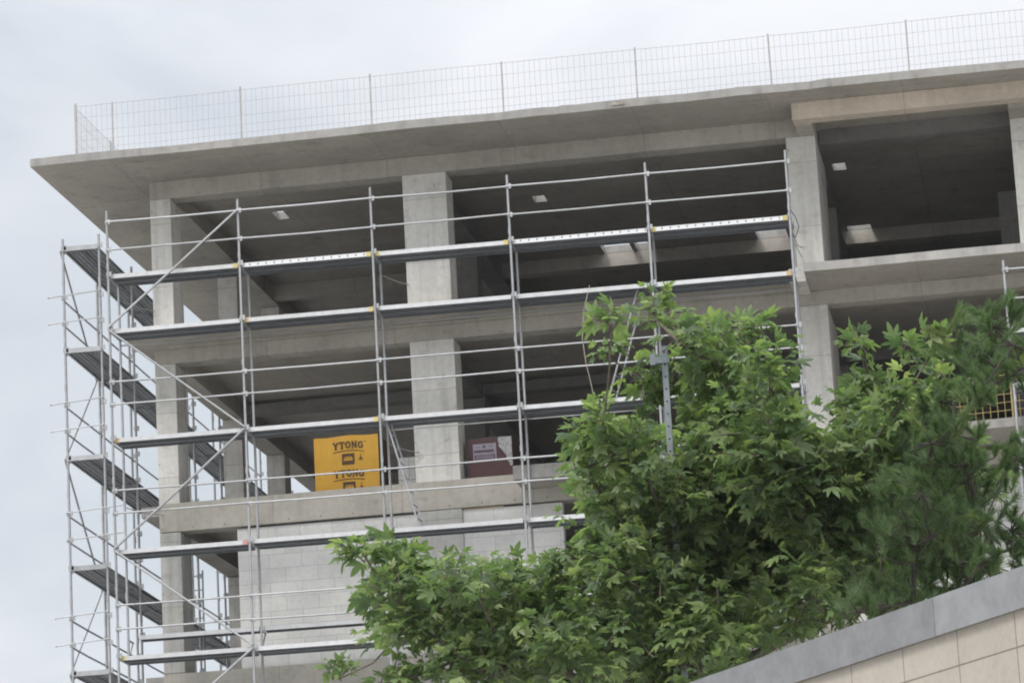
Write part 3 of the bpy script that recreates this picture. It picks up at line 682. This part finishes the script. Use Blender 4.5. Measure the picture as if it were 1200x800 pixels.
BLOBS = [(13.51,-36.0,-3.2,0.15),(13.62,-36.6,-3.62,0.21),(14.0,-35.83,-3.52,0.19),(14.34,-37.17,-4.0,0.21),(13.91,-36.38,-3.79,0.33),(13.78,-35.24,-3.7,0.35),(13.37,-35.98,-3.83,0.24),(12.9,-36.47,-4.28,0.21),(12.75,-35.87,-4.4,0.18),(13.07,-36.52,-4.46,0.28),(12.85,-34.75,-4.27,0.3),(13.33,-36.63,-4.7,0.3),(13.37,-35.46,-4.68,0.31),(13.85,-36.26,-4.34,0.4),(13.8,-34.72,-4.23,0.42),(14.27,-36.97,-4.55,0.36),(14.18,-35.58,-4.37,0.37),(12.93,-35.69,-4.74,0.29),(12.73,-34.31,-4.52,0.3),(13.38,-36.12,-5.02,0.4),(13.41,-34.89,-4.93,0.42),(13.89,-35.65,-4.81,0.44),(13.78,-34.27,-4.7,0.46),(14.43,-36.77,-4.85,0.39),(14.42,-35.6,-4.79,0.41),(12.89,-36.42,-5.24,0.22),(13.19,-36.51,-5.5,0.36),(12.9,-34.77,-5.26,0.38),(13.58,-35.65,-5.33,0.41),(13.45,-34.61,-5.31,0.42),(14.12,-35.57,-5.29,0.37),(14.05,-34.34,-5.26,0.39),(14.01,-36.36,-5.84,0.26),(13.48,-36.44,-5.91,0.33),(13.52,-35.03,-5.8,0.34),(12.87,-35.54,-5.74,0.37),(12.87,-34.28,-5.64,0.39),(12.37,-35.86,-5.58,0.37),(12.02,-34.2,-5.39,0.39),(12.02,-35.74,-5.5,0.31),(11.7,-34.15,-5.26,0.33),(11.69,-36.26,-5.55,0.31),(11.43,-35.23,-5.49,0.32),(11.35,-36.22,-5.35,0.31),(11.18,-35.15,-5.32,0.32),(11.18,-36.37,-5.18,0.23),(11.1,-36.85,-5.12,0.12),(11.32,-36.5,-5.7,0.25),(11.8,-36.65,-5.95,0.26),(12.18,-36.11,-5.94,0.32),(12.06,-35.06,-5.91,0.33),(12.71,-36.69,-6.12,0.36),(12.41,-35.33,-6.0,0.38),(11.76,-37.1,-5.48,0.17),(12.49,-36.12,-5.32,0.17),(12.19,-36.43,-5.43,0.19),(15.03,-36.51,-3.76,0.09),(15.06,-36.28,-4.08,0.19),(14.8,-35.72,-4.15,0.22),(15.35,-36.34,-3.83,0.11),(15.27,-37.04,-4.36,0.22),(15.57,-37.04,-3.95,0.1),(15.55,-36.12,-4.02,0.17),(14.89,-36.61,-4.66,0.36),(14.93,-35.31,-4.52,0.38),(15.28,-35.97,-4.43,0.37),(15.14,-34.75,-4.24,0.39),(14.59,-36.4,-5.06,0.36),(14.64,-34.73,-4.94,0.38),(15.11,-36.04,-4.97,0.37),(14.9,-34.66,-4.77,0.39),(10.7,-35.91,-5.94,0.09),(11.23,-36.67,-6.11,0.14),(14.81,-36.12,-5.36,0.33),(14.87,-34.52,-5.18,0.35),(15.35,-36.05,-5.26,0.33),(15.32,-34.66,-5.16,0.35),(14.57,-36.79,-5.65,0.26),(15.52,-35.66,-4.66,0.3),(15.65,-34.37,-4.61,0.32),(13.16,-35.97,-6.16,0.33),(13.1,-34.35,-5.95,0.35),(13.75,-36.79,-6.31,0.26),(13.86,-35.44,-5.97,0.24),(14.27,-36.55,-5.95,0.23),(14.49,-35.41,-5.7,0.2),(13.64,-36.62,-5.85,0.26),(13.42,-36.2,-5.54,0.27),(14.31,-35.66,-5.52,0.23),(14.77,-35.38,-5.51,0.23),(13.93,-35.88,-5.53,0.27),(13.07,-35.81,-5.11,0.27),(12.84,-36.47,-5.67,0.26),(12.36,-35.91,-5.89,0.27),(12.11,-36.53,-5.89,0.24),(15.05,-35.48,-5.42,0.24),(11.84,-35.98,-5.63,0.2),(11.3,-36.74,-5.46,0.18),(13.18,-36.05,-4.27,0.17),(13.18,-37.38,-3.62,0.06),(12.99,-35.99,-3.54,0.07),(13.39,-36.39,-3.32,0.11),(13.02,-36.82,-4.23,0.08),(14.34,-36.25,-3.99,0.17),(13.62,-35.95,-4.57,0.2),(14.23,-36.38,-3.56,0.08),(11.1,-35.96,-5.33,0.22),(11.53,-36.6,-5.71,0.24),(11.53,-36.7,-6.06,0.22),(12.0,-36.54,-6.08,0.26),(11.97,-36.78,-5.52,0.17),(13.47,-36.21,-6.05,0.17),(14.71,-35.74,-5.67,0.19),(14.5,-35.69,-4.86,0.27),(14.72,-36.01,-5.21,0.24),(14.84,-35.82,-4.84,0.23),(14.39,-35.49,-5.16,0.24),(13.46,-35.91,-6.1,0.17)]
tree = thing('broadleaf_tree', 'large leafy broadleaf tree with lobed bright green leaves in front of the scaffolding', 'tree', (13.45, -35.6, GZ), group=None)
TO = Vector((13.45, -35.6, GZ)); rl = random.Random(21)
lv = Leaves(*palmate())
trunk = [Vector((.0, 0, 0)), Vector((.05, .05, 1.5)), Vector((-.02, .02, 3.0)), Vector((.04, -.04, 4.2)), Vector((.0, 0, 5.0)), Vector((.06, -.06, 5.7)), Vector((.12, -.1, 6.4)), Vector((.16, -.2, 7.1))]
tips = [Vector(b_[:3])-TO for b_ in BLOBS]
bm_, nodes = branches(tree, trunk, tips, Vector((0, 0, 3.6)), .075, M['bark'])
post_x, post_y = 13.455-TO.x, -36.1-TO.y
def leaf_ok(p, size):
    z = p.z + GZ
    if -4.50 < z < -3.42 and p.y < post_y + .05 and -.085-size*.5 < p.x - post_x < .085+size*.5: return False
    return True
for (x, y, z, r) in BLOBS:
    c = Vector((x, y, z)) - TO
    nt_ = max(5, int(25*(r/.3)**1.7)) 
    for k in range(nt_):
        th, ph = rl.uniform(0, 6.283), rl.uniform(-.35, 1.0)
        d = Vector((math.cos(th)*math.cos(ph), math.sin(th)*math.cos(ph), math.sin(ph)+.15)).normalized()
        if k % 5 == 0: d = Vector((rl.uniform(-.5, .5), rl.uniform(-.5, .5), 1)).normalized()
        s0 = c + Vector((rl.uniform(-1,1), rl.uniform(-1,1), rl.uniform(-1,1)))*r*.68
        L_ = rl.uniform(.55, 1.05)*max(r, .16)*(1.12 if k % 5 == 0 else 1); pts = [s0]
        nseg = 5; dd = d.copy()
        for j in range(nseg):
            dd = (dd + Vector((rl.uniform(-.18,.18), rl.uniform(-.18,.18), rl.uniform(-.05,.14)))).normalized(); pts.append(pts[-1] + dd*L_/nseg)
        if r < .2 or k % 3 == 0: bm_.tube(pts, [.007, .006, .005, .005, .004, .003], 4, cap=False)
        nl = max(5, int(L_/.034)); young = rl.random()
        for j in range(nl):
            f = (j+.6)/nl; i0 = min(nseg-1, int(f*nseg)); p = pts[i0].lerp(pts[i0+1], f*nseg-i0); ax = (pts[i0+1]-pts[i0]).normalized()
            a = j*2.4 + rl.uniform(-.5, .5); sd_ = ax.cross(Vector((0,0,1)));
            if sd_.length < .05: sd_ = Vector((1,0,0))
            sd_.normalize(); up_ = sd_.cross(ax)
            side = sd_*math.cos(a) + up_*math.sin(a)*.6
            size = (.06 + .105*rl.random()**1.5)*(1.0 if f < .8 else .78)
            stem = rl.uniform(.02, .07); pd = (ax*.45 + side).normalized(); pp = p + pd*stem
            ld = (ax*(.5+.5*f) + side*.9 + Vector((0,0,rl.uniform(-.85, .25)))).normalized()
            nrm = Vector((rl.gauss(0,.65), rl.gauss(0,.65), 1))
            if not leaf_ok(pp, size): continue
            tint = min(1, max(0, rl.gauss(.44, .2) + (.38*young if f > .72 else 0)))
            lv.add(pp, ld, nrm, size, tint)
bm_.build('trunk', M['bark'], tree)
lv.build('crown', M['leaf'], tree)

PINE = [(16.03,-38.06,-4.05),(15.89,-37.28,-4.06),(16.16,-38.11,-4.2),(15.79,-37.23,-3.92),(15.91,-36.73,-4.1),(16.13,-37.43,-4.27),(15.61,-36.79,-4.29),(15.83,-38.03,-4.57),(15.43,-36.71,-4.46),(15.69,-37.78,-4.76),(15.29,-36.85,-4.67),(15.54,-37.56,-4.93),(15.79,-37.43,-4.92),(16.07,-37.79,-4.98),(15.41,-37.89,-5.2),(15.64,-36.88,-5.1),(15.18,-36.88,-5.23),(15.44,-37.71,-5.49),(15.68,-37.02,-5.39),(15.24,-37.5,-5.63),(15.54,-36.6,-5.53),(15.79,-37.66,-5.69),(15.02,-37.02,-5.72),(15.33,-36.59,-5.68),(16.09,-37.12,-5.5),(16.01,-36.9,-5.65),(15.71,-36.69,-5.72),(16.29,-37.14,-4.16),(16.35,-36.81,-4.95),(15.26,-37.6,-5.33),(15.51,-36.66,-5.11),(15.72,-37.25,-5.01),(15.34,-36.7,-4.84),(15.08,-36.93,-5.32),(15.61,-36.85,-5.42),(15.9,-36.62,-4.97),(15.5,-37.86,-4.82),(15.07,-36.61,-5.79),(15.28,-37.41,-5.9),(15.52,-36.68,-5.71),(15.81,-37.58,-5.43),(15.02,-37.17,-5.86),(14.87,-37.62,-5.97),(15.55,-36.76,-5.4),(15.31,-37.47,-5.5),(15.76,-37.25,-5.24),(15.46,-36.85,-4.95),(15.21,-37.43,-5.1),(15.67,-36.76,-4.75),(16.03,-37.18,-5.38)]
PO = Vector((15.95, -37.1, GZ))
pine = thing('pine_tree', 'dark grey green pine with long needles beside the leafy tree at the right', 'tree', tuple(PO))
trunk = [Vector(p)-PO for p in ((15.95,-37.1,-11.5), (15.9,-37.1,-9), (15.93,-37.12,-7), (15.89,-37.12,-5.9), (15.9,-37.17,-5.55), (15.82,-37.21,-5.28), (15.75,-37.27,-4.95), (15.68,-37.32,-4.66), (15.69,-37.35,-4.42))]
tips = [Vector(p)-PO for p in PINE]
pm_, nodes = branches(pine, trunk, tips, Vector((-.05, 0, 5.2)), .04, M['pine_bark'], .0, 3, .005)
ndl = Leaves([(-.016, 0, 0), (.016, 0, 0), (0, 1, .0)], [(0, 1, 2)]); rp = random.Random(9)
for p in tips:
    for k in range(12):
        th = rp.uniform(0, 6.283); q = p + Vector((rp.uniform(-1,1), rp.uniform(-1,1), rp.uniform(-.8,.6)))*.17
        ax = Vector((math.cos(th)*.6, math.sin(th)*.6, rp.uniform(.3, 1.1))).normalized(); L_ = rp.uniform(.10, .19); q1 = q + ax*L_
        pm_.tube([p, q, q1], [.005, .005, .003], 4, cap=False)
        tint0 = min(1, max(0, rp.gauss(.4, .22)))
        s1 = ax.cross(Vector((0,0,1))).normalized(); s2 = ax.cross(s1)
        for j in range(170):
            f = rp.random(); a = rp.uniform(0, 6.283); sp_ = rp.uniform(.35, 1.1)
            d = (ax + (s1*math.cos(a)+s2*math.sin(a))*sp_).normalized()
            ndl.add(q.lerp(q1, f), d, Vector((rp.gauss(0,1), rp.gauss(0,1), rp.gauss(0,1))), rp.uniform(.06, .105), min(1, max(0, tint0+rp.gauss(0,.1))))
pm_.build('trunk', M['pine_bark'], pine)
ndl.build('crown', M['needle'], pine)

# ------------------------------------------------------------------ perforated post standing in the tree
gp = thing('steel_post', 'perforated galvanised steel post rising through the leaves of the broadleaf tree', 'post', (13.455, -36.1, GZ))
m = MB(); top = -3.52-GZ; w = .023
for (x0, x1, y0, y1) in ((-w, w, -w, -w+.004), (-w, w, w-.004, w), (-w, -w+.004, -w+.004, w-.004), (w-.004, w, -w+.004, w-.004)): m.box(x0, x1, y0, y1, 0, top)
m.build('post_tube', M['post_steel'], gp)
m = MB()
z = top-.05
while z > top-3: m.tube([(0, -w-.0015, z), (0, -w+.001, z)], .009, 8); z -= .1
m.build('bolt_hole', M['black_cable'], gp)
m = MB(); m.box(-.10, w+.01, -w-.012, w+.012, top-.14, top-.09); m.box(-.115, -.07, -.04, .04, top-.15, top-.06); m.build('clamp', M['post_steel'], gp)

# ------------------------------------------------------------------ faint haze volume added to lift the dark tones
hz = MB().box(-70, 110, -90, 60, GZ-1, 13).build('haze', [])
hz['kind'] = 'stuff'
hm = bpy.data.materials.new('added_haze'); hm.use_nodes = True; ht_ = hm.node_tree; ht_.nodes.clear()
ho = ht_.nodes.new('ShaderNodeOutputMaterial'); hv = ht_.nodes.new('ShaderNodeVolumePrincipled')
hv.inputs['Color'].default_value = (.92, .93, .95, 1); hv.inputs['Density'].default_value = .00022
ht_.links.new(hv.outputs[0], ho.inputs['Volume']); hz.data.materials.append(hm)
